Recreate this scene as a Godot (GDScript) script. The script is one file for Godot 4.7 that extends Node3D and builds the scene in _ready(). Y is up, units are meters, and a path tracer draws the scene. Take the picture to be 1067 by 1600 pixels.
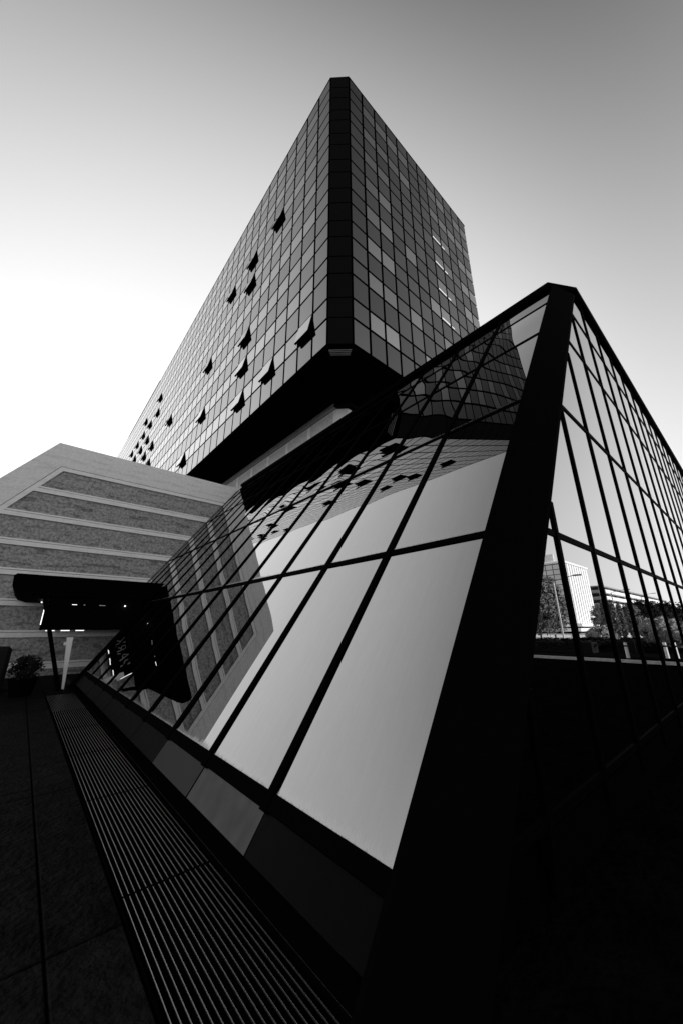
extends Node3D
# A mirror-glass pavilion with sloping walls in front of an office tower, seen from the pavement with a very wide lens.
# Units are metres; the eye is 1.5 m above the pavement. x runs along the pavilion's street front, -z along its sloping side.

const TM := 0.956                      # tilt of the sloping glass (radians from horizontal)
const GY := -1.5                       # pavement level
const BASE := Vector3(1.3255, -1.35, 0) # foot of the sloping glass
const PIT := 1.07                      # mullion pitch on the sloping side
const Z0 := -1.43                      # corner mullion of the sloping side
const ZR := -1.15                      # plane of the street front
const ZW := -16.3                      # face of the concrete wing
const ROWS := [10.81, 12.19, 13.27, 14.65, 15.67, 16.91, 17.96, 19.18, 20.22, 21.42, 22.39, 23.6, 24.53, 25.67, 26.57, 27.69, 28.65, 29.64]

var M := {}
var rng := RandomNumberGenerator.new()
var taken := {}
var ES: Vector3
var EN: Vector3

# ---------------------------------------------------------------- helpers
func gray(v: float) -> Color:
	return Color(v, v, v).linear_to_srgb()

func mat(v: float, rough := 0.8, metal := 0.0, spec := 0.5) -> StandardMaterial3D:
	var m := StandardMaterial3D.new()
	m.albedo_color = gray(v)
	m.roughness = rough
	m.metallic = metal
	m.metallic_specular = spec
	return m

func noise_tex(freq: float, octaves: int, lo: float, hi: float, seed_: int, size := 512, normal := false, bump := 4.0) -> NoiseTexture2D:
	var n := FastNoiseLite.new()
	n.seed = seed_
	n.frequency = freq
	n.fractal_octaves = octaves
	n.fractal_type = FastNoiseLite.FRACTAL_FBM
	var t := NoiseTexture2D.new()
	t.width = size
	t.height = size
	t.seamless = true
	t.noise = n
	if normal:
		t.as_normal_map = true
		t.bump_strength = bump
	else:
		var g := Gradient.new()
		g.set_color(0, gray(lo))
		g.set_color(1, gray(hi))
		t.color_ramp = g
	return t

func rough_mat(v: float, lo: float, hi: float, scale_: float, seed_: int, bump := 5.0, rough := 0.9, spec := 0.2) -> StandardMaterial3D:
	var m := mat(v, rough, 0.0, spec)
	m.albedo_texture = noise_tex(0.012, 6, lo, hi, seed_)
	m.normal_enabled = true
	m.normal_texture = noise_tex(0.05, 5, 0, 1, seed_ + 7, 512, true, bump)
	m.uv1_triplanar = true
	m.uv1_world_triplanar = true
	m.uv1_scale = Vector3.ONE * scale_
	return m

# board-marked concrete: fine grain, blotches and streaky dark stains, 4 m to the tile
func concrete(base: float, grain: float, blotch: float, stain: float, seed_: int, bump: float) -> StandardMaterial3D:
	var w := 768
	var layers := []
	for q in [[0.075, 3, 0], [0.035, 5, 1], [0.02, 4, 2]]:
		var n := FastNoiseLite.new()
		n.seed = seed_ + q[2]
		n.frequency = q[0]
		n.fractal_octaves = q[1]
		layers.append(n.get_seamless_image(w, w))
	var im := Image.create(w, w, false, Image.FORMAT_RGB8)
	var hm := Image.create(w, w, false, Image.FORMAT_RGB8)
	for y in w:
		for x in w:
			var f: float = layers[0].get_pixel(x, y).r - 0.5
			var b: float = layers[1].get_pixel(x, y).r - 0.5
			var s: float = layers[2].get_pixel(int(abs(2.0 * x - w) / 9.0), y).r
			var v := base * (1.0 + grain * f * 2.0 + blotch * b * 2.0)
			v *= 1.0 - stain * smoothstep(0.5, 0.8, s)
			if f > 0.2:
				v *= 1.0 - grain * 0.6
				f = -0.3
			im.set_pixel(x, y, gray(clamp(v, 0.005, 0.97)))
			hm.set_pixel(x, y, Color(0.5 + f, 0.5 + f, 0.5 + f))
	hm.bump_map_to_normal_map(bump)
	var m := mat(1.0, 0.92, 0.0, 0.2)
	m.albedo_texture = ImageTexture.create_from_image(im)
	m.normal_enabled = true
	m.normal_texture = ImageTexture.create_from_image(hm)
	m.uv1_triplanar = true
	m.uv1_world_triplanar = true
	m.uv1_scale = Vector3.ONE * 0.27
	return m

# dust on a pane: faint run marks down the slope, a fuzzy dusty line along the bottom edge, a few specks
# u runs up the slope, v across; returns colour and roughness textures
func pane_dirt(seed_: int) -> Array:
	var w := 512
	var n := FastNoiseLite.new()
	n.seed = seed_
	n.frequency = 0.02
	n.fractal_octaves = 4
	var n2 := FastNoiseLite.new()
	n2.seed = seed_ + 1
	n2.frequency = 0.09
	n2.fractal_octaves = 3
	var a := Image.create(w, w, false, Image.FORMAT_RGB8)
	var r := Image.create(w, w, false, Image.FORMAT_RGB8)
	for y in w:
		var edge := 0.010 + 0.012 * (n2.get_noise_1d(float(y)) + 0.5)
		for x in w:
			var u := (x + 0.5) / w
			var run := n.get_noise_2d(x * 0.12, y * 1.6)
			var blot := n.get_noise_2d(x + 900.0, y * 1.0)
			var dust := 1.0 - smoothstep(0.0, edge * 2.0, u)
			dust *= 0.65 + 0.5 * n2.get_noise_2d(x, y)
			var l := 0.95 + 0.022 * run + 0.02 * blot
			if n2.get_noise_2d(x * 2.3 + 50.0, y * 2.3) > 0.62:
				l *= 0.86
			a.set_pixel(x, y, gray(clamp(l + dust * 0.3, 0.0, 1.0)))
			var ro: float = clamp(dust * 0.55 + 0.012 * max(run, 0.0), 0.0, 1.0)
			r.set_pixel(x, y, Color(ro, ro, ro))
	return [ImageTexture.create_from_image(a), ImageTexture.create_from_image(r)]

func numbered(n: String) -> String:
	if not taken.has(n):
		taken[n] = 0
		return n
	taken[n] += 1
	return "%s_%03d" % [n, taken[n]]

func thing(called: String, label: String, category: String, at := Vector3.ZERO, group := "") -> Node3D:
	var o := Node3D.new()
	o.name = numbered(called)
	add_child(o, true)
	o.position = at
	o.set_meta("label", label)
	o.set_meta("category", category)
	if group != "":
		o.set_meta("group", group)
	return o

func setting(called: String, mesh: Mesh, m: Material, label: String, xf := Transform3D.IDENTITY) -> MeshInstance3D:
	var o := MeshInstance3D.new()
	o.name = numbered(called)
	o.mesh = mesh
	o.material_override = m
	o.transform = xf
	add_child(o, true)
	o.set_meta("kind", "structure")
	o.set_meta("label", label)
	return o

# world transform of a node that hangs under the root, at most three levels deep
func world_of(n: Node3D) -> Transform3D:
	var t := n.transform
	var p := n.get_parent()
	while p != self and p is Node3D:
		t = (p as Node3D).transform * t
		p = p.get_parent()
	return t

func part(parent: Node3D, called: String, mesh: Mesh, m: Material, xf := Transform3D.IDENTITY) -> MeshInstance3D:
	var o := MeshInstance3D.new()
	o.name = called
	o.mesh = mesh
	o.material_override = m
	o.transform = world_of(parent).affine_inverse() * xf
	parent.add_child(o, true)
	return o

func st_new() -> SurfaceTool:
	var st := SurfaceTool.new()
	st.begin(Mesh.PRIMITIVE_TRIANGLES)
	return st

func face(st: SurfaceTool, p: Array, c: Vector3) -> void:
	var n: Vector3 = (p[1] - p[0]).cross(p[2] - p[0])
	if n.length() < 1e-9 and p.size() > 3:
		n = (p[2] - p[0]).cross(p[3] - p[0])
	var q := p.duplicate()
	if n.dot(p[0] - c) < 0.0:
		q.reverse()
		n = -n
	n = n.normalized()
	for i in range(1, q.size() - 1):
		for v in [q[0], q[i + 1], q[i]]:
			st.set_normal(n)
			st.set_uv(Vector2(v.x + v.z, v.y))
			st.add_vertex(v)

# a convex polygon swept along a vector
func sweep(st: SurfaceTool, poly: Array, ext: Vector3) -> void:
	var c := Vector3.ZERO
	for v in poly:
		c += v
	c = c / poly.size() + ext * 0.5
	var top := []
	for v in poly:
		top.append(v + ext)
	face(st, poly, c)
	face(st, top, c)
	for i in poly.size():
		var j: int = (i + 1) % poly.size()
		face(st, [poly[i], poly[j], top[j], top[i]], c)

func swept(poly: Array, ext: Vector3) -> ArrayMesh:
	var st := st_new()
	sweep(st, poly, ext)
	return st.commit()

func box(st: SurfaceTool, a: Vector3, b: Vector3) -> void:
	var lo := Vector3(min(a.x, b.x), min(a.y, b.y), min(a.z, b.z))
	var hi := Vector3(max(a.x, b.x), max(a.y, b.y), max(a.z, b.z))
	sweep(st, [lo, Vector3(hi.x, lo.y, lo.z), Vector3(hi.x, hi.y, lo.z), Vector3(lo.x, hi.y, lo.z)], Vector3(0, 0, hi.z - lo.z))

func boxm(a: Vector3, b: Vector3) -> ArrayMesh:
	var st := st_new()
	box(st, a, b)
	return st.commit()

# a box of the given size about the origin with its edges cut at 45 degrees
func chamfered(size: Vector3, c: float) -> ArrayMesh:
	var st := st_new()
	var h := size * 0.5
	var fx := [Vector3(h.x, h.y - c, h.z - c), Vector3(h.x, -h.y + c, h.z - c), Vector3(h.x, -h.y + c, -h.z + c), Vector3(h.x, h.y - c, -h.z + c)]
	for s in [-1.0, 1.0]:
		var a := []
		var b := []
		var d := []
		for q in [[1, 1], [1, -1], [-1, -1], [-1, 1]]:
			a.append(Vector3(s * h.x, q[0] * (h.y - c), q[1] * (h.z - c)))
			b.append(Vector3(q[0] * (h.x - c), s * h.y, q[1] * (h.z - c)))
			d.append(Vector3(q[0] * (h.x - c), q[1] * (h.y - c), s * h.z))
		face(st, a, Vector3.ZERO)
		face(st, b, Vector3.ZERO)
		face(st, d, Vector3.ZERO)
	for s in [-1.0, 1.0]:
		for t in [-1.0, 1.0]:
			face(st, [Vector3(s * h.x, t * (h.y - c), -h.z + c), Vector3(s * h.x, t * (h.y - c), h.z - c), Vector3(s * (h.x - c), t * h.y, h.z - c), Vector3(s * (h.x - c), t * h.y, -h.z + c)], Vector3.ZERO)
			face(st, [Vector3(s * h.x, -h.y + c, t * (h.z - c)), Vector3(s * h.x, h.y - c, t * (h.z - c)), Vector3(s * (h.x - c), h.y - c, t * h.z), Vector3(s * (h.x - c), -h.y + c, t * h.z)], Vector3.ZERO)
			face(st, [Vector3(-h.x + c, s * h.y, t * (h.z - c)), Vector3(h.x - c, s * h.y, t * (h.z - c)), Vector3(h.x - c, s * (h.y - c), t * h.z), Vector3(-h.x + c, s * (h.y - c), t * h.z)], Vector3.ZERO)
			for u in [-1.0, 1.0]:
				face(st, [Vector3(s * h.x, t * (h.y - c), u * (h.z - c)), Vector3(s * (h.x - c), t * h.y, u * (h.z - c)), Vector3(s * (h.x - c), t * (h.y - c), u * h.z)], Vector3.ZERO)
	return st.commit()

# a pane of plate glass a by b, thickness d, face up along +y, very slightly bowed so that what it mirrors wavers
func pane(a: float, b: float, d: float, bow: float, ph: float) -> ArrayMesh:
	var st := st_new()
	var n := 10
	var grid := []
	for i in n + 1:
		for j in n + 1:
			var u := float(i) / n
			var v := float(j) / n
			var px := (u - 0.5) * a
			var pz := (v - 0.5) * b
			var du := bow * (cos(PI * u) * PI / a * sin(PI * v)) + bow * 0.45 * cos(2.0 * PI * u + ph) * 2.0 * PI / a
			var dv := bow * (sin(PI * u) * cos(PI * v) * PI / b) + bow * 0.35 * cos(2.0 * PI * v + ph * 1.7) * 2.0 * PI / b
			var hgt := bow * sin(PI * u) * sin(PI * v)
			grid.append([Vector3(px, d * 0.5 + hgt, pz), Vector3(-du, 1, -dv).normalized(), Vector2(u, v)])
	for i in n:
		for j in n:
			var k := i * (n + 1) + j
			for q in [[k, k + n + 1, k + n + 2], [k, k + n + 2, k + 1]]:
				for w in q:
					st.set_normal(grid[w][1])
					st.set_uv(grid[w][2])
					st.add_vertex(grid[w][0])
	var h := Vector3(a, d, b) * 0.5
	var c := Vector3.ZERO
	face(st, [Vector3(-h.x, -h.y, -h.z), Vector3(h.x, -h.y, -h.z), Vector3(h.x, -h.y, h.z), Vector3(-h.x, -h.y, h.z)], c)
	for s in [-1.0, 1.0]:
		face(st, [Vector3(s * h.x, -h.y, -h.z), Vector3(s * h.x, h.y, -h.z), Vector3(s * h.x, h.y, h.z), Vector3(s * h.x, -h.y, h.z)], c)
		face(st, [Vector3(-h.x, -h.y, s * h.z), Vector3(-h.x, h.y, s * h.z), Vector3(h.x, h.y, s * h.z), Vector3(h.x, -h.y, s * h.z)], c)
	return st.commit()

func at(v: Vector3) -> Transform3D:
	return Transform3D(Basis.IDENTITY, v)

# slope coordinates: s up the glass, n outwards, z as in the world
func slope(s: float, n: float, z: float) -> Vector3:
	return BASE + ES * s + EN * n + Vector3(0, 0, z)

func slope_box(s0: float, s1: float, n0: float, n1: float, z0: float, z1: float) -> ArrayMesh:
	return swept([slope(s0, n0, z0), slope(s1, n0, z0), slope(s1, n1, z0), slope(s0, n1, z0)], Vector3(0, 0, z1 - z0))

func slope_x(y: float) -> float:
	return BASE.x + (y - BASE.y) / tan(TM)

# a spot seen mirrored in the street front: bearing from the front in degrees, distance
func mirrored(az: float, d: float, y := GY) -> Vector3:
	return Vector3(d * cos(deg_to_rad(az)), y, 2.0 * ZR + d * sin(deg_to_rad(az)))

# ---------------------------------------------------------------- sky
func sky_light(d: Vector3) -> float:
	# thin bright haze: brightest low down and towards the sun, which stands behind the tower
	var az := 0.463
	var el := 0.45
	var sun := Vector3(sin(az) * cos(el), sin(el), -cos(az) * cos(el))
	var cg: float = clamp(d.dot(sun), -1.0, 1.0)
	var g := acos(cg)
	var e: float = clamp(d.y, 0.0, 1.0)
	return 1.2 * pow(1.0 - e, 0.924) + 0.615 * exp(-pow(g / 0.83, 4.6))

func make_sky() -> Sky:
	var w := 1024
	var h := 512
	var im := Image.create(w, h, false, Image.FORMAT_RGBF)
	for j in h:
		var th := (float(j) + 0.5) / h * PI
		for i in w:
			var ph := (float(i) + 0.5) / w * TAU
			var d := Vector3(sin(ph) * sin(th), cos(th), -cos(ph) * sin(th))
			var l := sky_light(d)
			if d.y < 0.0:
				l = 0.05
			im.set_pixel(i, j, Color(l, l, l))
	var pm := PanoramaSkyMaterial.new()
	pm.panorama = ImageTexture.create_from_image(im)
	var s := Sky.new()
	s.sky_material = pm
	return s

# ---------------------------------------------------------------- start
func _ready() -> void:
	rng.seed = 4711
	ES = Vector3(cos(TM), sin(TM), 0)
	EN = Vector3(-sin(TM), cos(TM), 0)
	# camera
	var cam := Camera3D.new()
	cam.name = "camera"
	var yaw := 0.7101
	var pitch := 0.317
	var roll := -0.0025
	var f := Vector3(sin(yaw) * cos(pitch), sin(pitch), -cos(yaw) * cos(pitch))
	var r := Vector3(cos(yaw), 0, sin(yaw))
	var u := r.cross(f)
	var r2 := r * cos(roll) + u * sin(roll)
	var u2 := u * cos(roll) - r * sin(roll)
	cam.transform = Transform3D(Basis(r2, u2, -f), Vector3.ZERO)
	cam.keep_aspect = Camera3D.KEEP_HEIGHT
	cam.fov = rad_to_deg(2.0 * atan(800.0 / 552.4))
	cam.near = 0.05
	cam.far = 4000.0
	add_child(cam)
	cam.current = true
	# sky
	var env := Environment.new()
	env.background_mode = Environment.BG_SKY
	env.sky = make_sky()
	env.background_energy_multiplier = 1.0
	env.ambient_light_source = Environment.AMBIENT_SOURCE_SKY
	env.tonemap_mode = Environment.TONE_MAPPER_LINEAR
	env.tonemap_exposure = 1.0
	env.sdfgi_enabled = true
	env.ssao_enabled = true
	env.ssil_enabled = true
	var we := WorldEnvironment.new()
	we.name = "world_environment"
	we.environment = env
	add_child(we)
	# sun: ahead of the camera, hidden behind the tower
	var sun := DirectionalLight3D.new()
	sun.name = "sun"
	sun.light_energy = 1.6
	sun.light_angular_distance = 0.5
	sun.shadow_enabled = true
	var sd := Vector3(0.21, 0.58, -0.80).normalized()
	sun.transform = Transform3D(Basis.looking_at(-sd, Vector3.UP), Vector3(0, 60, 0))
	add_child(sun)

	make_materials()
	ground()
	pavilion()
	tower()
	wing()
	canopy()
	small_things()
	across_the_street()

func make_materials() -> void:
	M.black = mat(0.002, 0.7, 0.0, 0.03)
	M.core = mat(0.0015, 0.9, 0.0, 0.0)
	M.frame = mat(0.0018, 0.5, 0.0, 0.03)
	M.column = mat(0.0022, 0.45, 0.0, 0.02)
	var dirt := [pane_dirt(91), pane_dirt(193)]
	M.panes = []
	for k in 4:
		var g := mat(0.38 + 0.015 * k, 0.0, 1.0)
		g.albedo_texture = dirt[k % 2][0]
		g.roughness = 1.0
		g.roughness_texture = dirt[k % 2][1]
		M.panes.append(g)
	M.spandrel = mat(0.22, 0.03, 1.0)
	M.front_panes = []
	for k in 4:
		M.front_panes.append(mat(0.46 + 0.02 * k, 0.0, 1.0))
	M.clad = mat(0.003, 0.4, 0.0, 0.1)
	M.clad_sheen = mat(0.08, 0.42, 1.0)  # second bay: its bright reflection is put into the colour
	M.clad_sheen.albedo_texture = noise_tex(0.01, 5, 0.55, 1.0, 33)
	M.clad_sheen.uv1_triplanar = true
	M.clad_sheen.uv1_world_triplanar = true
	M.clad_half_sheen = mat(0.02, 0.4, 1.0)  # third bay: a weaker reflection put into the colour
	M.clad.roughness_texture = noise_tex(0.02, 4, 0.35, 0.9, 31)
	M.clad.uv1_triplanar = true
	M.clad.uv1_world_triplanar = true
	M.clad.roughness = 0.5
	M.t_dark = []
	M.t_light = []
	for k in 4:
		M.t_dark.append(mat(0.38 + 0.02 * k, 0.03, 1.0))
		M.t_light.append(mat(0.60 + 0.03 * k, 0.03, 1.0))
	M.r_dark = []
	M.r_light = []
	for k in 4:
		M.r_dark.append(mat(0.15 + 0.02 * k, 0.03, 1.0))
		M.r_light.append(mat(0.40 + 0.05 * k, 0.05, 1.0))
	M.chamfer = mat(0.008, 0.4, 0.0, 0.06)
	M.sash = mat(0.5, 0.02, 1.0)
	M.border = concrete(0.86, 0.05, 0.1, 0.12, 5, 0.6)
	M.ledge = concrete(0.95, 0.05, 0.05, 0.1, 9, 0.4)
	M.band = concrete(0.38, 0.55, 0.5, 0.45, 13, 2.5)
	M.cpanel = rough_mat(1.0, 0.55, 0.72, 0.6, 17, 4.0)
	M.cpost = rough_mat(1.0, 0.85, 0.95, 0.6, 19, 2.0)
	M.beam = rough_mat(1.0, 0.22, 0.32, 0.5, 23, 2.0)
	M.slabs = []
	for k in 3:
		M.slabs.append(rough_mat(1.0, 0.003 + 0.001 * k, 0.012 + 0.002 * k, 0.7, 41 + k, 9.0, 0.75, 0.12))
	M.kerb = rough_mat(1.0, 0.025, 0.07, 1.2, 51, 8.0, 0.85, 0.1)
	M.asphalt = rough_mat(1.0, 0.002, 0.005, 0.3, 55, 4.0, 0.95, 0.01)
	M.plaza = rough_mat(1.0, 0.5, 0.7, 0.2, 57, 3.0)  # paled so that paving and kerb in shade look sunlit
	M.steel = mat(0.55, 0.35, 1.0)
	M.white = mat(0.75, 0.6)
	M.leaf = mat(0.012, 0.8, 0.0, 0.2)
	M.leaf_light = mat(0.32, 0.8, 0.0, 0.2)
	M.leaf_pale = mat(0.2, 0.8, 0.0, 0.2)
	M.leaf_dark = mat(0.015, 0.8, 0.0, 0.1)
	M.bark = mat(0.1, 0.9)
	M.pale = mat(0.85, 0.8)
	M.mid = mat(0.3, 0.8)
	M.stone = mat(0.13, 0.8)
	M.dark = mat(0.03, 0.6, 0.0, 0.2)
	M.lamp = mat(0.9, 0.5)
	M.lamp.emission_enabled = true
	M.lamp.emission = Color(1, 1, 1)
	M.lamp.emission_energy_multiplier = 1.6
	M.tube = mat(0.9, 0.5)
	M.tube.emission_enabled = true
	M.tube.emission = Color(1, 1, 1)
	M.tube.emission_energy_multiplier = 0.75
	M.dim = mat(0.5, 0.5)
	M.dim.emission_enabled = true
	M.dim.emission = Color(1, 1, 1)
	M.dim.emission_energy_multiplier = 0.12

# ---------------------------------------------------------------- ground
func ground() -> void:
	setting("ground", boxm(Vector3(-1200, GY - 0.6, -1200), Vector3(1200, GY - 0.34, 1200)), M.asphalt, "dark ground reaching to the horizon")
	# asphalt forecourt in front of the street front, left of it the paved side
	setting("forecourt", boxm(Vector3(0.74, GY - 0.3, ZR - 0.15), Vector3(21.0, GY - 0.02, 60)), M.asphalt, "dark forecourt along the street front")
	setting("street", boxm(Vector3(21.3, GY - 0.3, -200), Vector3(420, GY - 0.02, 260)), M.plaza, "paving beyond the forecourt, sunlight put into its pale colour")
	setting("road", boxm(Vector3(22.9, GY - 0.25, -200), Vector3(41, GY - 0.016, 260)), M.asphalt, "dark road between two pale pavements")
	setting("kerb", boxm(Vector3(21.0, GY - 0.3, -30), Vector3(21.3, GY + 0.1, 90)), M.plaza, "kerb where the forecourt ends, sunlight put into its pale colour")
	var pv := Node3D.new()
	pv.name = numbered("pavement")
	add_child(pv)
	pv.position = Vector3(0, GY, 0)
	pv.set_meta("kind", "structure")
	pv.set_meta("label", "dark stone pavement of large slabs")
	part(pv, "bed", boxm(Vector3(-14, GY - 0.3, -16.3), Vector3(0.738, GY - 0.05, 9)), M.black)
	var xs := [0.735, 0.40, -0.28, -0.96, -1.64, -2.32, -3.0, -4.0, -5.2, -6.4]
	var zs := [3.2, 1.3, -0.6, -2.65, -4.93, -5.14, -5.9, -7.9, -9.6, -11.3, -13.0, -14.7, -16.3]
	for a in xs.size() - 1:
		for b in zs.size() - 1:
			var sx: float = xs[a] - xs[a + 1] - 0.013
			var sz: float = zs[b] - zs[b + 1] - 0.013
			var xf := at(Vector3((xs[a] + xs[a + 1]) * 0.5, GY - 0.03 + rng.randf_range(-0.0025, 0.0), (zs[b] + zs[b + 1]) * 0.5))
			xf.basis = Basis(Vector3(1, 0, 0), rng.randf_range(-0.0015, 0.0015)) * Basis(Vector3(0, 0, 1), rng.randf_range(-0.002, 0.002))
			part(pv, "slab", chamfered(Vector3(sx, 0.06, sz), 0.006), M.slabs[rng.randi() % 3], xf)
	# paving on the far side of the grating, under the pavilion's foot
	setting("foot_strip", boxm(Vector3(1.32, GY - 0.3, -16.3), Vector3(1.42, GY + 0.012, -0.4)), M.kerb, "narrow stone strip between grating and glass")
	setting("entrance_floor", boxm(Vector3(0.742, GY - 0.3, -16.3), Vector3(3.2, GY - 0.004, -11.6)), M.slabs[0], "dark floor in front of the entrance")
	# drain grating
	var gr := thing("drain_grating", "long steel drain grating of parallel bars along the sloping glass", "grating", Vector3(1.03, GY, -5))
	part(gr, "pit", boxm(Vector3(0.738, GY - 0.3, -11.6), Vector3(1.318, GY - 0.12, 2.0)), M.core)
	part(gr, "edge_angle", boxm(Vector3(0.738, GY - 0.12, -11.6), Vector3(0.750, GY - 0.002, 2.0)), M.frame)
	part(gr, "edge_angle", boxm(Vector3(1.306, GY - 0.12, -11.6), Vector3(1.318, GY - 0.002, 2.0)), M.frame)
	var zz := [2.0, 0.3, -1.3, -2.88, -4.5, -6.1, -7.7, -9.3, -11.6]
	for k in zz.size() - 1:
		var fine: bool = k == zz.size() - 2
		var nb := 24 if fine else 17
		var bar := boxm(Vector3(-0.0018, -0.006, zz[k + 1] + 0.012), Vector3(0.0018, 0.0, zz[k] - 0.012))
		for b in nb:
			part(gr, "bar", bar, M.steel, at(Vector3(0.758 + 0.54 * (b + 0.5) / nb, GY - 0.006 + rng.randf_range(-0.001, 0.001), 0)))
		part(gr, "cross_bar", boxm(Vector3(0.752, GY - 0.05, zz[k + 1] - 0.006), Vector3(1.304, GY - 0.006, zz[k + 1] + 0.006)), M.frame)

# ---------------------------------------------------------------- pavilion
func pavilion() -> void:
	var p := thing("glass_pavilion", "low black-framed pavilion with a sloping mirror-glass side and upright street front", "building", Vector3(8, GY, -8))
	var ztop := -1.46
	# dark body behind the glass
	var far_x := 25.7
	var a0 := slope(-0.15, -0.09, 0)
	var a1 := slope(10.25, -0.09, 0)
	var st := st_new()
	sweep(st, [Vector3(a0.x, GY, ztop), Vector3(a1.x, a1.y, ztop), Vector3(far_x, a1.y, ztop), Vector3(far_x, GY, ztop)], Vector3(0, 0, -12.15 - ztop))
	sweep(st, [Vector3(3.3, GY, -12.17), Vector3(3.3, 0.72, -12.17), Vector3(far_x, 0.72, -12.17), Vector3(far_x, GY, -12.17)], Vector3(0, 0, -10))
	sweep(st, [Vector3(slope_x(0.74) + 0.13, 0.73, -12.17), Vector3(a1.x, a1.y, -12.17), Vector3(far_x, a1.y, -12.17), Vector3(far_x, 0.73, -12.17)], Vector3(0, 0, -4.1))
	var b0 := slope(-0.15, -0.56, 0)
	var b1 := slope(10.25, -0.56, 0)
	sweep(st, [Vector3(b0.x, GY, -1.22), Vector3(b1.x, 6.98, -1.22), Vector3(far_x, 6.98, -1.22), Vector3(far_x, GY, -1.22)], Vector3(0, 0, -0.235))
	part(p, "body", st.commit(), M.core)
	# roof slab with its chamfered corner; its edge is the coping
	var tx := slope_x(7.06) - 0.09
	part(p, "roof", swept([Vector3(tx, 7.03, -16.4), Vector3(tx, 7.03, -1.44), Vector3(tx + 0.62, 7.03, -1.075), Vector3(far_x, 7.03, -1.075), Vector3(far_x, 7.03, -16.4)], Vector3(0, 0.13, 0)), M.frame)
	part(p, "roof_bounce_sheet", boxm(Vector3(tx + 0.35, 7.162, -16.0), Vector3(far_x - 0.3, 7.166, -1.6)), M.white)  # unseen pale sheet, added to bounce sky light onto the tower's lower panels
	# sloping side
	var srow := [0.30, 2.57, 4.99, 7.42, 9.12, 10.24]
	var last := 14
	for k in last:
		var za := Z0 - PIT * k
		if k == 0:
			za = -1.372
		var zb: float = max(Z0 - PIT * (k + 1), ZW + 0.02)
		for j in 5:
			if zb < -12.3 and j == 0:
				continue
			var sa: float = srow[j] + 0.035
			var sb: float = srow[j + 1] - 0.035
			var w := za - zb - 0.07
			var m: Material = M.panes[rng.randi() % 4]
			if j == 4:
				m = M.spandrel
			var bow := 0.0006
			if j >= 2:
				bow = 0.003
			var xf := Transform3D(Basis(ES, EN, Vector3(0, 0, 1)), slope((sa + sb) * 0.5, -0.006, (za + zb) * 0.5))
			xf.basis = xf.basis * Basis(Vector3(1, 0, 0), rng.randf_range(-0.0022, 0.0022)) * Basis(Vector3(0, 0, 1), rng.randf_range(-0.0016, 0.0016))
			part(p, "glass_pane", pane(sb - sa, w, 0.012, bow * rng.randf_range(0.5, 1.2), rng.randf_range(0, 6.0)), m, xf)
	for k in last + 1:
		var z := Z0 - PIT * k
		if z < ZW + 0.05:
			continue
		var s0 := 0.235
		if z < -12.35:
			s0 = 2.50
		var hw := 0.036
		if k == 0:
			continue
		part(p, "mullion", slope_box(s0, 10.3, -0.035, 0.02, z - hw, z + hw), M.frame)
	for j in 5:
		var zend := ZW
		var hh := 0.036
		if j == 0:
			zend = -12.2
			hh = 0.05
		part(p, "transom", slope_box(srow[j] - hh, srow[j] + hh, -0.034, 0.012, -1.402, zend), M.frame)
	part(p, "head_rail", slope_box(10.2, 10.37, -0.05, 0.06, Z0, ZW), M.frame)
	# metal panels under the glass, one per bay; two with reflections painted in
	for k in 10:
		var za := Z0 - PIT * k
		part(p, "cladding_panel", slope_box(0.005, 0.245, -0.04, -0.012 + rng.randf_range(-0.003, 0.003), za - 0.007 + (0.025 if k == 0 else 0.0), za - PIT + 0.007), M.clad_sheen if k == 1 else (M.clad_half_sheen if k == 2 else M.clad))
	part(p, "plinth", boxm(Vector3(BASE.x + 0.12, GY - 0.2, -1.4), Vector3(BASE.x + 0.2, BASE.y + 0.02, -12.15)), M.core)
	# jamb where the glass ends at the entrance
	part(p, "jamb", slope_box(-0.15, 2.53, -0.4, 0.06, -12.2, -12.3), M.frame)
	# chamfered corner column following the slope
	var sec := [[0.03, -1.40], [0.03, -1.37], [-0.385, -1.125], [-0.43, -1.115], [-0.47, -1.40]]
	var poly := []
	for q in sec:
		poly.append(slope(-0.18, q[0], q[1]))
	part(p, "corner_column", swept(poly, ES * 10.5), M.column)
	for sj in [5.35]:
		part(p, "column_joint", slope_box(sj, sj + 0.012, -0.3, 0.031, -1.40, -1.3655), M.core)
	# street front
	var yrow := [-1.09, 0.84, 2.79, 4.70, 5.92, 7.0]
	var x0 := 2.58
	var px := 1.10
	for k in range(-1, 21):
		for j in 5:
			var xa := x0 + px * k + 0.035
			var xb := x0 + px * (k + 1) - 0.035
			var ya: float = yrow[j] + 0.032
			var yb: float = yrow[j + 1] - 0.032
			var half := PackedVector2Array([Vector2(front_x(-3.0), -3.0), Vector2(front_x(9.0), 9.0), Vector2(60, 9.0), Vector2(60, -3.0)])
			var rect := PackedVector2Array([Vector2(xa, ya), Vector2(xb, ya), Vector2(xb, yb), Vector2(xa, yb)])
			var cut := Geometry2D.intersect_polygons(rect, half)
			if cut.is_empty():
				continue
			var pts := []
			for v in cut[0]:
				pts.append(Vector3(v.x, v.y, ZR - 0.012))
			if pts.size() < 3:
				continue
			var c := Vector3.ZERO
			for v in pts:
				c += v
			c /= pts.size()
			var loc := []
			for v in pts:
				loc.append(v - c)
			var xf := at(c)
			xf.basis = Basis(Vector3(1, 0, 0), rng.randf_range(-0.0008, 0.0008)) * Basis(Vector3(0, 1, 0), rng.randf_range(-0.0008, 0.0008))
			part(p, "glass_pane", swept(loc, Vector3(0, 0, 0.012)), M.front_panes[rng.randi() % 4], xf)
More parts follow.
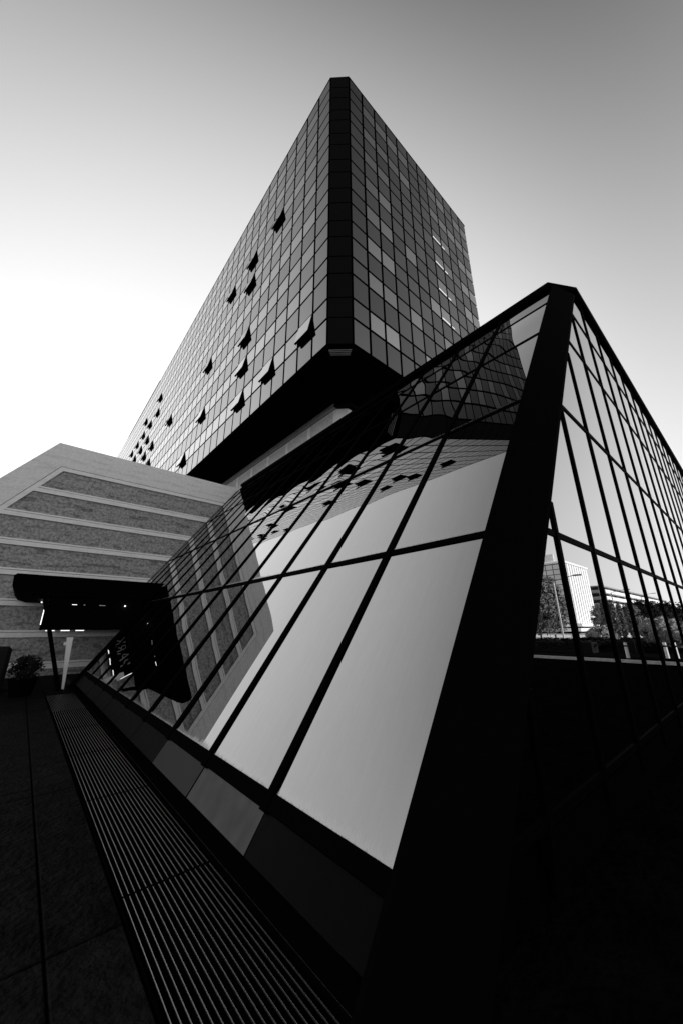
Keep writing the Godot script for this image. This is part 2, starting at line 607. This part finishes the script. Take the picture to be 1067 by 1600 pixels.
	for k in 21:
		var x := x0 + px * k
		var yt: float = min(7.02, (x - 2.30 - 0.55) / 0.7094 + 0.0)
		if x > front_x(7.0):
			yt = 7.02
		if yt < -0.9:
			continue
		part(p, "mullion", boxm(Vector3(x - 0.028, -1.3, ZR - 0.05), Vector3(x + 0.028, yt, ZR + 0.02)), M.frame)
	for j in 5:
		var y: float = yrow[j]
		part(p, "transom", boxm(Vector3(front_x(y) - 0.03, y - 0.03, ZR - 0.049), Vector3(far_x - 0.05, y + 0.03, ZR + 0.012)), M.frame)
	part(p, "head_rail", boxm(Vector3(front_x(7.0), 6.96, ZR - 0.06), Vector3(far_x - 0.05, 7.028, ZR + 0.055)), M.frame)
	for k in range(0, 21):
		var xa := x0 + px * k
		part(p, "cladding_panel", boxm(Vector3(xa + 0.006, GY + 0.04, ZR - 0.03), Vector3(xa + px - 0.006, -1.15, ZR - 0.005 + rng.randf_range(-0.003, 0.003))), M.frame)

# left edge of the street front's glass at a height
func front_x(y: float) -> float:
	return 2.283 + 0.7094 * y + 0.55

# ---------------------------------------------------------------- tower
func tower() -> void:
	var t := thing("office_tower", "tall dark office tower with a gridded glass curtain wall and open top-hung windows", "building", Vector3(13, GY, -40))
	var yb := 10.81
	var yt := 29.64
	var cx := 0.06
	part(t, "body", swept([Vector3(7.0 + cx, yb + 0.03, -9.0), Vector3(7.77, yb + 0.03, -8.3 - cx), Vector3(19.7, yb + 0.03, -8.3 - cx), Vector3(19.7, yb + 0.03, -71), Vector3(7.0 + cx, yb + 0.03, -71)], Vector3(0, yt - yb - 0.05, 0)), M.core)
	var cw := 1.13
	var cols := 55
	var opened := {}
	for q in [[1, 1], [4, 11], [7, 11], [7, 9], [10, 11], [7, 5], [13, 7], [7, 3], [4, 1], [7, 1], [13, 3], [16, 1], [28, 13], [28, 11], [22, 7], [31, 11], [34, 13], [34, 11], [31, 9], [37, 11], [28, 7], [34, 9], [40, 11], [53, 15], [37, 9], [31, 7], [28, 5]]:
		opened[Vector2i(q[0], q[1])] = true
	var gap := 0.068
	var meshes := {}
	for j in 17:
		for w in [cw, 1.0, 1.05]:
			meshes[Vector2i(j, int(w * 100))] = boxm(Vector3(-0.02, -(ROWS[j + 1] - ROWS[j]) * 0.5 + gap, -w * 0.5 + gap), Vector3(0.02, (ROWS[j + 1] - ROWS[j]) * 0.5 - gap, w * 0.5 - gap))
	var far_dark := st_new()
	var far_light := st_new()
	var sash_mesh := chamfered(Vector3(0.05, 1.0, cw - 0.06), 0.008)
	var single := 0
	for k in cols:
		var w := 1.05 if k == 0 else cw
		var z := -9.0 - 0.525 if k == 0 else -10.05 - cw * (k - 0.5)
		for j in 17:
			var yc: float = (ROWS[j] + ROWS[j + 1]) * 0.5
			var light := (j % 2 == 1) and k > 0
			if opened.has(Vector2i(k, j)):
				open_window(t, Vector3(7.0, ROWS[j + 1] - 0.03, z), sash_mesh, w, ROWS[j + 1] - ROWS[j])
				continue
			var xf := at(Vector3(7.02, yc, z))
			xf.basis = Basis(Vector3(0, 0, 1), rng.randf_range(-0.004, 0.004)) * Basis(Vector3(0, 1, 0), rng.randf_range(-0.004, 0.004))
			var mesh: ArrayMesh = meshes[Vector2i(j, int(w * 100))]
			if k < 6:
				var m: Material = M.t_light[rng.randi() % 4] if light else M.t_dark[rng.randi() % 4]
				part(t, "glass_panel", mesh, m, xf)
				single += 1
			else:
				var st := far_light if light else far_dark
				st.append_from(mesh, 0, world_of(t).affine_inverse() * xf)
	far_dark.set_material(M.t_dark[1])
	far_light.set_material(M.t_light[1])
	var far_mesh := far_dark.commit()
	far_light.commit(far_mesh)
	var far := MeshInstance3D.new()
	far.name = "far_glass_panels"
	far.mesh = far_mesh
	far.set_meta("kind", "stuff")
	t.add_child(far, true)
	# right-hand face: twelve bays
	for k in 12:
		for j in 17:
			var yc: float = (ROWS[j] + ROWS[j + 1]) * 0.5
			var s := j % 2 == 1
			var light := s and (k in [1, 2, 7, 8, 10, 11])
			if s and (rng.randf() < 0.16 or (j >= 13 and k in [3, 4])):
				light = true
			var xf := at(Vector3(7.78 + 1.0 * (k + 0.5), yc, -8.32))
			xf.basis = Basis(Vector3(0, 1, 0), -PI / 2) * Basis(Vector3(0, 0, 1), rng.randf_range(-0.004, 0.004)) * Basis(Vector3(0, 1, 0), rng.randf_range(-0.004, 0.004))
			var m: Material = M.r_light[rng.randi() % 4] if light else M.r_dark[rng.randi() % 4]
			var pn := part(t, "glass_panel", meshes[Vector2i(j, 100)], m, xf)
			if s and j >= 3 and j <= 11 and (k == 7 or k == 8):
				var x := 7.78 + 1.0 * k
				var y: float = ROWS[j] + 0.16
				var wd := 0.80 if k == 7 else 0.28
				part(pn, "strip_light", boxm(Vector3(x + 0.09, y, -8.3), Vector3(x + 0.09 + wd, y + 0.05, -8.287)), M.tube)
	# chamfered corner
	var ca := Vector3(7.0, 0, -8.985)
	var cb := Vector3(7.76, 0, -8.3)
	var dir := (cb - ca).normalized()
	var nrm := Vector3(dir.z, 0, -dir.x)
	if nrm.x > 0:
		nrm = -nrm
	nrm = Vector3(-abs(dir.z), 0, abs(dir.x)).normalized()
	for j in 17:
		var y0: float = ROWS[j] + 0.03
		var y1: float = ROWS[j + 1] - 0.03
		var a := ca + dir * 0.02 + Vector3(0, y0, 0)
		var b := cb - dir * 0.02 + Vector3(0, y0, 0)
		part(t, "corner_panel", swept([a, b, b - nrm * 0.04, a - nrm * 0.04], Vector3(0, y1 - y0, 0)), M.chamfer)
	part(t, "parapet", swept([Vector3(6.985, yt - 0.02, -9.0), Vector3(7.755, yt - 0.02, -8.285), Vector3(19.78, yt - 0.02, -8.285), Vector3(19.78, yt - 0.02, -71.2), Vector3(6.985, yt - 0.02, -71.2)], Vector3(0, 0.07, 0)), M.chamfer)
	part(t, "roof_screen", boxm(Vector3(7.1, yt + 0.05, -44), Vector3(7.3, yt + 0.75, -62.5)), M.chamfer)
	# underside
	part(t, "soffit", swept([Vector3(7.03, yb - 0.16, -9.1), Vector3(7.8, yb - 0.16, -8.42), Vector3(19.7, yb - 0.16, -8.42), Vector3(19.7, yb - 0.16, -70.9), Vector3(7.03, yb - 0.16, -70.9)], Vector3(0, 0.15, 0)), M.core)
	for k in 4:
		var o := 0.07 + 0.09 * k
		var a := ca - nrm * o + dir * (0.05 + 0.02 * k)
		var b := cb - nrm * o - dir * (0.05 + 0.02 * k)
		a.y = yb - 0.22
		b.y = yb - 0.22
		part(t, "louvre", swept([a, b, b - nrm * 0.03, a - nrm * 0.03], Vector3(0, 0.014, 0)), M.beam)
	# recessed storey below: dark beam, then concrete panels with pale posts
	var bx := 9.54
	var zc := -11.65
	part(t, "lower_body", boxm(Vector3(bx + 0.35, 6.9, -11.9), Vector3(19.6, yb - 0.17, -70)), M.core)
	part(t, "corner_beam", swept([Vector3(bx, 10.42, zc), Vector3(bx + 0.5, 10.42, zc + 0.6), Vector3(bx + 0.9, 10.42, zc + 0.6), Vector3(bx + 0.9, 10.42, zc)], Vector3(0, yb - 10.42 - 0.162, 0)), M.chamfer)
	part(t, "corner_beam", boxm(Vector3(bx + 0.505, 10.42, zc + 0.595), Vector3(19.6, yb - 0.163, zc + 0.3)), M.chamfer)
	for k in 26:
		var z := zc - 2.2 * k
		part(t, "beam_panel", boxm(Vector3(bx, 10.42, z - 0.006), Vector3(bx + 0.3, yb - 0.163, z - 2.194)), M.beam)
		part(t, "concrete_panel", boxm(Vector3(bx + 0.18, 7.0, z - 0.22), Vector3(bx + 0.34, 10.34, z - 2.2)), M.cpanel)
		part(t, "post", boxm(Vector3(bx + 0.13, 7.0, z + 0.002), Vector3(bx + 0.33, 10.36, z - 0.218)), M.cpost)
		part(t, "panel_rim", boxm(Vector3(bx + 0.15, 10.342, z - 0.22), Vector3(bx + 0.33, 10.372, z - 2.2)), M.cpost)
	part(t, "corner_post", swept([Vector3(bx + 0.14, 7.0, zc + 0.01), Vector3(bx + 0.55, 7.0, zc + 0.42), Vector3(bx + 0.8, 7.0, zc + 0.42), Vector3(bx + 0.8, 7.0, zc + 0.01)], Vector3(0, 3.36, 0)), M.cpost)
	for k in 4:
		part(t, "concrete_panel", boxm(Vector3(bx + 0.6 + 2.3 * k, 7.0, zc + 0.38), Vector3(bx + 0.6 + 2.3 * (k + 1) - 0.05, 10.34, zc + 0.2)), M.cpost)

func open_window(t: Node3D, hinge: Vector3, mesh: Mesh, w: float, h: float) -> void:
	var o := Node3D.new()
	o.name = "open_window"
	t.add_child(o, true)
	o.transform = world_of(t).affine_inverse() * at(hinge)
	var tilt := Basis(Vector3(0, 0, 1), -deg_to_rad(11.5 + rng.randf_range(-0.8, 0.8)))
	var hh := h - 0.06
	var xf := Transform3D(tilt, hinge + tilt * Vector3(0, -hh * 0.5, 0))
	part(o, "sash_frame", boxm(Vector3(-0.02, -hh * 0.5, -w * 0.5 + 0.035), Vector3(0.07, hh * 0.5, w * 0.5 - 0.035)), M.core, xf)
	part(o, "glass", boxm(Vector3(-0.03, -hh * 0.5 + 0.02, -w * 0.5 + 0.055), Vector3(-0.021, hh * 0.5 - 0.02, w * 0.5 - 0.055)), M.sash, xf)
	for s in [-1.0, 1.0]:
		var z: float = hinge.z + s * (w * 0.5 - 0.06)
		var foot := hinge + tilt * Vector3(0.03, -hh + 0.1, 0)
		part(o, "stay", swept([Vector3(foot.x, foot.y, z), Vector3(7.06, foot.y + 0.28, z), Vector3(7.06, foot.y + 0.32, z), Vector3(foot.x, foot.y + 0.04, z)], Vector3(0, 0, -s * 0.02)), M.frame)

# ---------------------------------------------------------------- concrete wing
func wing_left(y: float, off: float) -> float:
	return -0.31 + (y - 6.84) / tan(TM) + off / sin(TM)

func wing_right(y: float) -> float:
	return max(slope_x(y) - 0.04, 3.25)

func trap(y0: float, y1: float, off: float, z0: float, z1: float) -> ArrayMesh:
	return swept([Vector3(wing_left(y0, off), y0, z0), Vector3(wing_right(y0), y0, z0), Vector3(wing_right(y1), y1, z0), Vector3(wing_left(y1, off), y1, z0)], Vector3(0, 0, z1 - z0))

func wing() -> void:
	var w := thing("concrete_wing", "weathered concrete end wall with pale ledges and a slanting left edge", "building", Vector3(1, GY, ZW))
	part(w, "body", swept([Vector3(wing_left(GY, 0.05), GY, ZW - 0.2), Vector3(26, GY, ZW - 0.2), Vector3(26, 6.8, ZW - 0.2), Vector3(wing_left(6.8, 0.05), 6.8, ZW - 0.2)], Vector3(0, 0, -54)), M.border)
	var bw := 0.72
	part(w, "border", trap(5.90, 6.84, 0.0, ZW, ZW - 0.2), M.border)
	part(w, "border", swept([Vector3(wing_left(GY, 0), GY, ZW), Vector3(wing_left(GY, bw), GY, ZW), Vector3(wing_left(5.896, bw), 5.896, ZW), Vector3(wing_left(5.896, 0), 5.896, ZW)], Vector3(0, 0, -0.2)), M.border)
	# pale frame inside the border, with a shadow gap
	var g := 0.025
	part(w, "ledge", trap(5.73, 5.872, bw + g, ZW + 0.012, ZW - 0.2), M.ledge)
	part(w, "ledge", swept([Vector3(wing_left(GY, bw + g), GY, ZW + 0.012), Vector3(wing_left(GY, bw + g + 0.15), GY, ZW + 0.012), Vector3(wing_left(5.728, bw + g + 0.15), 5.728, ZW + 0.012), Vector3(wing_left(5.728, bw + g), 5.728, ZW + 0.012)], Vector3(0, 0, -0.212)), M.ledge)
	var top := 5.73
	var inn := bw + g + 0.152
	for i in 7:
		var y := 4.98 - 1.005 * i
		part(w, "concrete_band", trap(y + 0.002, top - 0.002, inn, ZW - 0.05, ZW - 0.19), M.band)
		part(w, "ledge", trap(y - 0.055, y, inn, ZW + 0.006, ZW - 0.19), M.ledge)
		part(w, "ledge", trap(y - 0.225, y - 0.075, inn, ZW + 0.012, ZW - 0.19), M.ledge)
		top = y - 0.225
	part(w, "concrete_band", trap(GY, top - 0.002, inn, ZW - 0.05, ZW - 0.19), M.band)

# ---------------------------------------------------------------- entrance canopy
func canopy() -> void:
	var c := thing("entrance_canopy", "black flat entrance canopy against the concrete wall, reaching the sloping glass", "canopy", Vector3(1.2, 0.9, -14.3))
	var ty := 1.36
	# rounded left edge
	var poly := []
	for q in [[-0.36, ty], [-0.42, ty - 0.06], [-0.40, ty - 0.30], [-0.30, ty - 0.44], [-0.08, ty - 0.52], [slope_x(ty - 0.52) - 0.05, ty - 0.52], [slope_x(ty) - 0.05, ty]]:
		poly.append(Vector3(q[0], q[1], -12.35))
	part(c, "slab", swept(poly, Vector3(0, 0, -3.88)), M.black)
	part(c, "front_rail", boxm(Vector3(0.55, 0.95, -12.349), Vector3(2.2, 0.98, -12.32)), M.frame)
	for x in [0.4, 1.05, 1.7]:
		part(c, "rib", boxm(Vector3(x, ty - 0.60, -12.5), Vector3(x + 0.05, ty - 0.521, -16.2)), M.frame)
	part(c, "valance", chamfered(Vector3(2.2, 0.85, 0.10), 0.01), M.black, at(Vector3(1.52, 0.435, -12.44)))
	# lit name board on the wall behind, seen mirrored in the lowest panes
	var b := thing("name_board", "black board with pale capital letters and lit edges behind the canopy", "sign", Vector3(1.4, 0.0, -15.5))
	part(b, "board", chamfered(Vector3(2.3, 0.72, 0.5), 0.02), M.black, at(Vector3(1.60, 0.32, -15.72)))
	part(b, "edge_light", boxm(Vector3(0.425, 0.12, -15.46), Vector3(0.448, 0.60, -15.44)), M.lamp)
	for x in [0.60, 1.0, 1.4]:
		part(b, "edge_light", boxm(Vector3(x, -0.072, -15.46), Vector3(x + 0.24, -0.048, -15.44)), M.lamp)
	var font := SystemFont.new()
	font.font_names = PackedStringArray(["Droid Sans"])
	var tm := TextMesh.new()
	tm.text = "PARK"
	tm.font = font
	tm.font_size = 64
	tm.pixel_size = 0.0068
	tm.depth = 0.012
	part(b, "lettering", tm, M.white, at(Vector3(1.3, 0.34, -15.463)))
	for q in [[0.32, 0.80, -15.0, "left"], [2.19, 0.63, -12.36, "right"]]:
		var l := thing("ceiling_lamp", "small lit lamp under the canopy, the %s of two" % ("one towards the planter, left" if q[3] == "left" else "one beside the sloping glass, right"), "lamp", Vector3(q[0], q[1], q[2]), "lamps under the canopy")
		var s := SphereMesh.new()
		s.radius = 0.022
		s.height = 0.044
		s.radial_segments = 12
		s.rings = 6
		part(l, "bulb", s, M.lamp, at(l.position))
		part(l, "stem", boxm(l.position + Vector3(-0.006, 0.02, -0.006), Vector3(q[0] + 0.006, ty - 0.5, q[2] + 0.006)), M.frame)
		var om := OmniLight3D.new()
		om.light_energy = 0.02
		om.light_size = 0.02
		om.omni_range = 20.0
		om.omni_attenuation = 2.0
		om.shadow_enabled = true
		l.add_child(om)
	for q in [[0.92, 1.03], [1.18, 1.22], [1.55, 1.70]]:
		var x0: float = q[0]
		var l := thing("tube_light", "thin lit tube under the canopy, %s" % ("leftmost of three" if x0 < 1.0 else ("middle of three" if x0 < 1.5 else "rightmost of three")), "lamp", Vector3(x0, 0.62, -12.38), "tubes under the canopy")
		part(l, "tube", boxm(Vector3(x0, 0.62, -12.382), Vector3(q[1], 0.632, -12.372)), M.lamp if x0 < 1.0 else M.dim)
		part(l, "hanger", boxm(Vector3(x0 + 0.02, 0.633, -12.386), Vector3(x0 + 0.026, ty - 0.5, -12.38)), M.frame)
	# leaning strut that carries the canopy
	var s := thing("canopy_strut", "slim black leaning strut from the pavement up to the canopy", "strut", Vector3(0.78, GY, -11.9))
	var foot := Vector3(1.03, GY, -12.28)
	var head := Vector3(0.27, 0.86, -12.28)
	part(s, "shaft", swept([foot + Vector3(-0.05, 0, 0), foot + Vector3(0.05, 0, 0), foot + Vector3(0.04, 0, -0.08), foot + Vector3(-0.04, 0, -0.08)], head - foot), M.black)
	part(s, "foot_plate", boxm(foot + Vector3(-0.1, 0, -0.14), foot + Vector3(0.1, 0.012, 0.06)), M.frame)
	part(s, "bracket", boxm(head + Vector3(-0.07, -0.10, -0.09), head + Vector3(0.07, 0.3, -0.085)), M.frame)

# ---------------------------------------------------------------- small things by the entrance
func leaf_crown(n: int, rx: float, ry: float, sz: float, seed_: int, hollow: float, cone := 0.0) -> ArrayMesh:
	var r := RandomNumberGenerator.new()
	r.seed = seed_
	var nz := FastNoiseLite.new()
	nz.seed = seed_
	nz.frequency = 1.4 / rx
	var st := st_new()
	var made := 0
	var tries := 0
	while made < n and tries < n * 12:
		tries += 1
		var d := Vector3(r.randfn(), r.randfn(), r.randfn()).normalized()
		var q := pow(r.randf_range(hollow, 1.0), 0.6)
		var pt := Vector3(d.x * rx, d.y * ry, d.z * rx) * q
		var tap: float = 1.0 - cone * clamp((pt.y / ry + 1.0) * 0.5, 0.0, 1.0)
		pt.x *= tap
		pt.z *= tap
		if nz.get_noise_3dv(pt) < -0.02:
			continue
		pt *= 1.0 + 0.25 * nz.get_noise_3dv(pt * 2.1)
		var a := Vector3(r.randfn(), r.randfn(), r.randfn()).normalized()
		var b := a.cross(d + Vector3(0.01, 0.02, 0.03)).normalized()
		var l := sz * r.randf_range(0.6, 1.3)
		var nn := a.cross(b).normalized()
		if nn.dot(d) < 0:
			nn = -nn
		for tri in [[pt - a * l, pt + b * l * 0.5, pt + a * l], [pt - a * l, pt + a * l, pt - b * l * 0.5]]:
			var gn: Vector3 = (tri[1] - tri[0]).cross(tri[2] - tri[0])
			if gn.dot(nn) > 0.0:
				tri.reverse()
			for v in tri:
				st.set_normal(nn)
				st.add_vertex(v)
		made += 1
	return st.commit()

func small_things() -> void:
	var p := thing("planter", "dark round planter with a clipped leafy bush by the canopy strut", "planter", Vector3(0.28, GY, -11.9))
	var pot := CylinderMesh.new()
	pot.top_radius = 0.27
	pot.bottom_radius = 0.2
	pot.height = 0.36
	pot.radial_segments = 28
	part(p, "pot", pot, M.black, at(Vector3(0.28, GY + 0.18, -11.9)))
	var rim := TorusMesh.new()
	rim.inner_radius = 0.25
	rim.outer_radius = 0.29
	part(p, "rim", rim, M.frame, at(Vector3(0.28, GY + 0.36, -11.9)))
	part(p, "bush", leaf_crown(2600, 0.33, 0.30, 0.03, 77, 0.3), M.leaf, at(Vector3(0.28, GY + 0.60, -11.9)))
	var hg := thing("dark_hedge", "dark clipped hedge at the left edge in front of the concrete wall", "hedge", Vector3(-1.3, GY, -13.2))
	part(hg, "mass", chamfered(Vector3(2.3, 1.05, 0.8), 0.08), M.leaf_dark, at(Vector3(-1.22, GY + 0.53, -13.2)))
	part(hg, "leaves", leaf_crown(5200, 1.0, 0.62, 0.035, 83, 0.62), M.leaf, Transform3D(Basis.IDENTITY.scaled(Vector3(1.28, 1.0, 0.52)), Vector3(-1.22, GY + 0.58, -13.2)))
	var w := thing("white_post", "pale tapering post standing between the strut and the sloping glass", "post", Vector3(1.1, GY, -12.4))
	part(w, "blade", swept([Vector3(1.10, GY, -12.4), Vector3(1.15, GY, -12.4), Vector3(1.11, -0.22, -12.4), Vector3(0.97, -0.22, -12.4)], Vector3(0, 0, -0.04)), M.white)
	part(w, "tab", boxm(Vector3(0.93, -0.42, -12.401), Vector3(0.985, -0.34, -12.43)), M.white)

# ---------------------------------------------------------------- what the street front mirrors
func tree(called: String, label: String, pos: Vector3, crown: Mesh, crown_y: float, m: Material, trunk_h: float, tr: float, group: String, sc := 1.0) -> Node3D:
	var t := thing(called, label, "tree", pos, group)
	var st := CylinderMesh.new()
	st.top_radius = tr * 0.6
	st.bottom_radius = tr
	st.height = trunk_h
	st.radial_segments = 8
	part(t, "trunk", st, M.bark, at(pos + Vector3(0, trunk_h * 0.5, 0)))
	part(t, "crown", crown, m, Transform3D(Basis.IDENTITY.scaled(Vector3.ONE * sc), pos + Vector3(0, crown_y, 0)))
	return t

func across_the_street() -> void:
	# ribbed office block
	var c := mirrored(17.4, 118)
	var o := thing("ribbed_office_block", "pale tall block with upright ribs, mirrored at the left end of the street front", "building", c)
	var top := 17.5
	part(o, "body", boxm(Vector3(c.x, 1.0, c.z), Vector3(c.x + 20, top, c.z + 16)), M.stone)
	for k in 10:
		part(o, "rib", boxm(Vector3(c.x + 2.0 * k, 1.0, c.z - 0.7), Vector3(c.x + 2.0 * k + 1.35, top, c.z - 0.01)), M.pale)
	part(o, "cornice", boxm(Vector3(c.x - 0.3, top, c.z - 0.9), Vector3(c.x + 20.2, top + 0.5, c.z + 16)), M.pale)
	for i in 5:
		for j in 11:
			part(o, "window", boxm(Vector3(c.x - 0.12, 1.4 + 1.45 * j, c.z + 0.5 + 1.9 * i), Vector3(c.x - 0.01, 2.65 + 1.45 * j, c.z + 2.2 + 1.9 * i)), M.t_dark[(i + j) % 4])
	part(o, "roof_sign", boxm(Vector3(c.x + 1, top + 0.9, c.z + 2), Vector3(c.x + 1.4, top + 3.0, c.z + 7)), M.pale)
	for q in [[0.2, 0.9, 3.0], [-1.0, -0.2, 4.5]]:
		part(o, "podium_band", boxm(Vector3(c.x - q[2], q[0], c.z - 3), Vector3(c.x + 24, q[1], c.z + 18)), M.pale)
	part(o, "ground_floor", boxm(Vector3(c.x - 2, GY - 0.02, c.z - 2), Vector3(c.x + 22, q_low(), c.z + 17)), M.dark)
	# long apartment block
	var a := mirrored(13.6, 148)
	var ap := thing("apartment_block", "long block of flats with white balcony bands, mirrored in the middle of the street front", "building", a)
	part(ap, "body", boxm(Vector3(a.x, GY - 0.02, a.z), Vector3(a.x + 110, 12.9, a.z + 9)), M.mid)
	for j in 6:
		var y := 0.2 + 2.15 * j
		for k in 11:
			part(ap, "balcony", boxm(Vector3(a.x + 10.0 * k + 0.15, y, a.z - 1.3), Vector3(a.x + 10.0 * k + 9.85, y + 1.05, a.z - 0.01)), M.pale)
			part(ap, "window", boxm(Vector3(a.x + 10.0 * k + 1, y + 1.05, a.z - 0.06), Vector3(a.x + 10.0 * k + 9, y + 2.1, a.z - 0.01)), M.dark)
		part(ap, "end_balcony", boxm(Vector3(a.x - 1.2, y, a.z + 0.3), Vector3(a.x - 0.01, y + 0.9, a.z + 8)), M.mid)
		part(ap, "end_window", boxm(Vector3(a.x - 0.06, y + 1.0, a.z + 0.8), Vector3(a.x - 0.01, y + 2.0, a.z + 7.5)), M.dark)
	part(ap, "roof", boxm(Vector3(a.x - 0.6, 12.9, a.z - 1.0), Vector3(a.x + 110, 13.3, a.z + 9)), M.mid)
	# far blocks
	for q in [[9.0, 210.0, 9.5, 10.0, "round-cornered far tower seen behind the long flats"], [7.4, 190.0, 8.5, 14.0, "square far block at the right end of the skyline"]]:
		var b := mirrored(q[0], q[1])
		var fb := thing("far_block", q[4], "building", b)
		part(fb, "body", boxm(Vector3(b.x, GY - 0.02, b.z), Vector3(b.x + 12, q[2], b.z + q[3] * 0.6)), M.mid)
		for j in 5:
			part(fb, "window", boxm(Vector3(b.x + 0.6, 0.4 + 1.8 * j, b.z - 0.08), Vector3(b.x + 11.4, 1.4 + 1.8 * j, b.z - 0.01)), M.dark)
			part(fb, "window", boxm(Vector3(b.x - 0.08, 0.4 + 1.8 * j, b.z + 0.5), Vector3(b.x - 0.01, 1.4 + 1.8 * j, b.z + q[3] * 0.55)), M.dark)
	# trees
	var cyp := leaf_crown(5200, 0.46, 1.7, 0.1, 11, 0.4, 0.5)
	var rnd := leaf_crown(6500, 2.6, 2.4, 0.2, 12, 0.3)
	var tal := leaf_crown(6500, 1.8, 3.2, 0.18, 13, 0.2)
	var cl := ["nearest the ribbed block", "second from the ribbed block", "third from the ribbed block", "fourth, before the dark trees"]
	var caz := [13.7, 12.9, 12.2, 11.4]
	for i in 4:
		tree("cypress_tree", "slim upright cypress mirrored in the street front, " + cl[i], mirrored(caz[i], 37 + 1.5 * i), cyp, 2.1, M.leaf_pale, 0.9, 0.09, "cypresses across the forecourt", 1.0 - 0.05 * i)
	var dl := ["left", "middle", "right"]
	for i in 3:
		tree("dark_tree", "broad dark tree mirrored behind the pale hedge, the %s of three" % dl[i], mirrored([10.2, 9.3, 7.6][i], 62 + 3 * i), rnd, 2.6, M.leaf_dark, 1.5, 0.16, "dark trees behind the hedge", 0.95)
	var tl := ["left-hand", "right-hand"]
	for i in 2:
		tree("street_tree", "loose tall tree mirrored before the ribbed block, the %s one" % tl[i], mirrored([21.3, 19.6][i], 44 + 4 * i), tal, 4.0, M.leaf_pale, 3.0, 0.1, "street trees before the ribbed block")
	# clipped hedge blocks
	var hb := leaf_crown(5200, 1.0, 0.85, 0.09, 21, 0.4)
	var hl := ["left of the mullion", "right of the mullion", "low one by the cypresses"]
	for i in 3:
		var pos := mirrored([9.0, 8.0, 14.5][i], [31, 31, 33][i])
		var h := thing("clipped_bush", "pale sunlit clipped bush mirrored low in the street front, " + hl[i], "bush", pos, "clipped bushes")
		part(h, "foliage", hb, M.leaf_light, at(pos + Vector3(0, [1.3, 1.15, 0.8][i], 0)))
		part(h, "stem", boxm(pos + Vector3(-0.06, 0, -0.06), pos + Vector3(0.06, 0.6, 0.06)), M.bark)
	# low dark hedges and white rails beyond the kerb
	for i in 3:
		var pos := mirrored([20.5, 16.0, 11.0][i], 29 + 2 * i)
		var st := st_new()
		box(st, pos + Vector3(-0.6, 0, -2.6), pos + Vector3(0.6, 0.62, 2.6))
		var h := thing("low_hedge", "low dark hedge mirrored near the kerb, the %s of three" % ["left", "middle", "right"][i], "hedge", pos, "low hedges")
		part(h, "mass", st.commit(), M.leaf_dark)
		part(h, "leaves", leaf_crown(2500, 1.0, 0.5, 0.08, 60 + i, 0.5), M.leaf_dark, Transform3D(Basis.IDENTITY.scaled(Vector3(0.9, 0.8, 2.7)), pos + Vector3(0, 0.45, 0)))
	var r := mirrored(19.8, 47)
	var rail := thing("white_railing", "low white two-rail fence mirrored before the ribbed block", "railing", r)
	for y in [0.35, 0.75]:
		part(rail, "rail", boxm(r + Vector3(-0.05, y, -6), r + Vector3(0.05, y + 0.13, 7)), M.pale)
	for k in 7:
		part(rail, "post", boxm(r + Vector3(-0.04, 0, -6 + 2.1 * k), r + Vector3(0.04, 0.8, -5.9 + 2.1 * k)), M.pale)
	# bench and bollards by the kerb
	var bp := mirrored(14.2, 33)
	var bench := thing("white_bench", "small white bench mirrored low by the cypresses", "bench", bp)
	part(bench, "seat", boxm(bp + Vector3(-0.25, 0.42, -0.9), bp + Vector3(0.25, 0.48, 0.9)), M.pale)
	for e in [-0.7, 0.7]:
		part(bench, "leg", boxm(bp + Vector3(-0.2, 0, e - 0.04), bp + Vector3(0.2, 0.419, e + 0.04)), M.pale)
	var words := ["first", "second", "third", "fourth"]
	for i in 4:
		var bo := mirrored([9.4, 8.9, 8.0, 12.4][i], [25.5, 25.5, 25.7, 24.5][i])
		var b := thing("bollard", "short white bollard mirrored near the kerb, the %s from the right" % words[[2, 1, 0, 3][i]], "bollard", bo, "bollards by the kerb")
		var cy := CylinderMesh.new()
		cy.top_radius = 0.07
		cy.bottom_radius = 0.08
		cy.height = 0.75
		cy.radial_segments = 12
		part(b, "shaft", cy, M.pale, at(bo + Vector3(0, 0.375, 0)))
		part(b, "band", boxm(bo + Vector3(-0.085, 0.55, -0.085), bo + Vector3(0.085, 0.62, 0.085)), M.dark)
	# more trunks and foliage before the flats
	for i in 2:
		tree("street_tree", "loose tall tree mirrored right of the ribbed block, the %s one" % ["nearer", "farther"][i], mirrored([14.3, 11.0][i], 54 + 6 * i), tal, 2.5, M.leaf_pale, 2.0, 0.1, "street trees before the flats", 0.55)
	# lamp posts
	for i in 3:
		var pos := mirrored([18.7, 12.6, 9.9][i], [38, 70, 90][i])
		var hgt: float = [5.5, 6.6, 7.2][i]
		var l := thing("street_lamp", "thin street lamp with one arm mirrored %s" % ["before the ribbed block", "above the cypresses", "above the dark trees"][i], "street lamp", pos, "street lamps")
		part(l, "pole", boxm(pos + Vector3(-0.05, 0, -0.05), pos + Vector3(0.05, hgt, 0.05)), M.pale if i == 0 else M.mid)
		part(l, "arm", swept([pos + Vector3(-0.03, hgt, 0), pos + Vector3(0.03, hgt, 0), pos + Vector3(0.03, hgt + 0.06, 0), pos + Vector3(-0.03, hgt + 0.06, 0)], Vector3(0, 0.35, -1.7)), M.mid)
		part(l, "head", boxm(pos + Vector3(-0.1, hgt + 0.3, -2.3), pos + Vector3(0.1, hgt + 0.42, -1.65)), M.mid)

func q_low() -> float:
	return 0.19
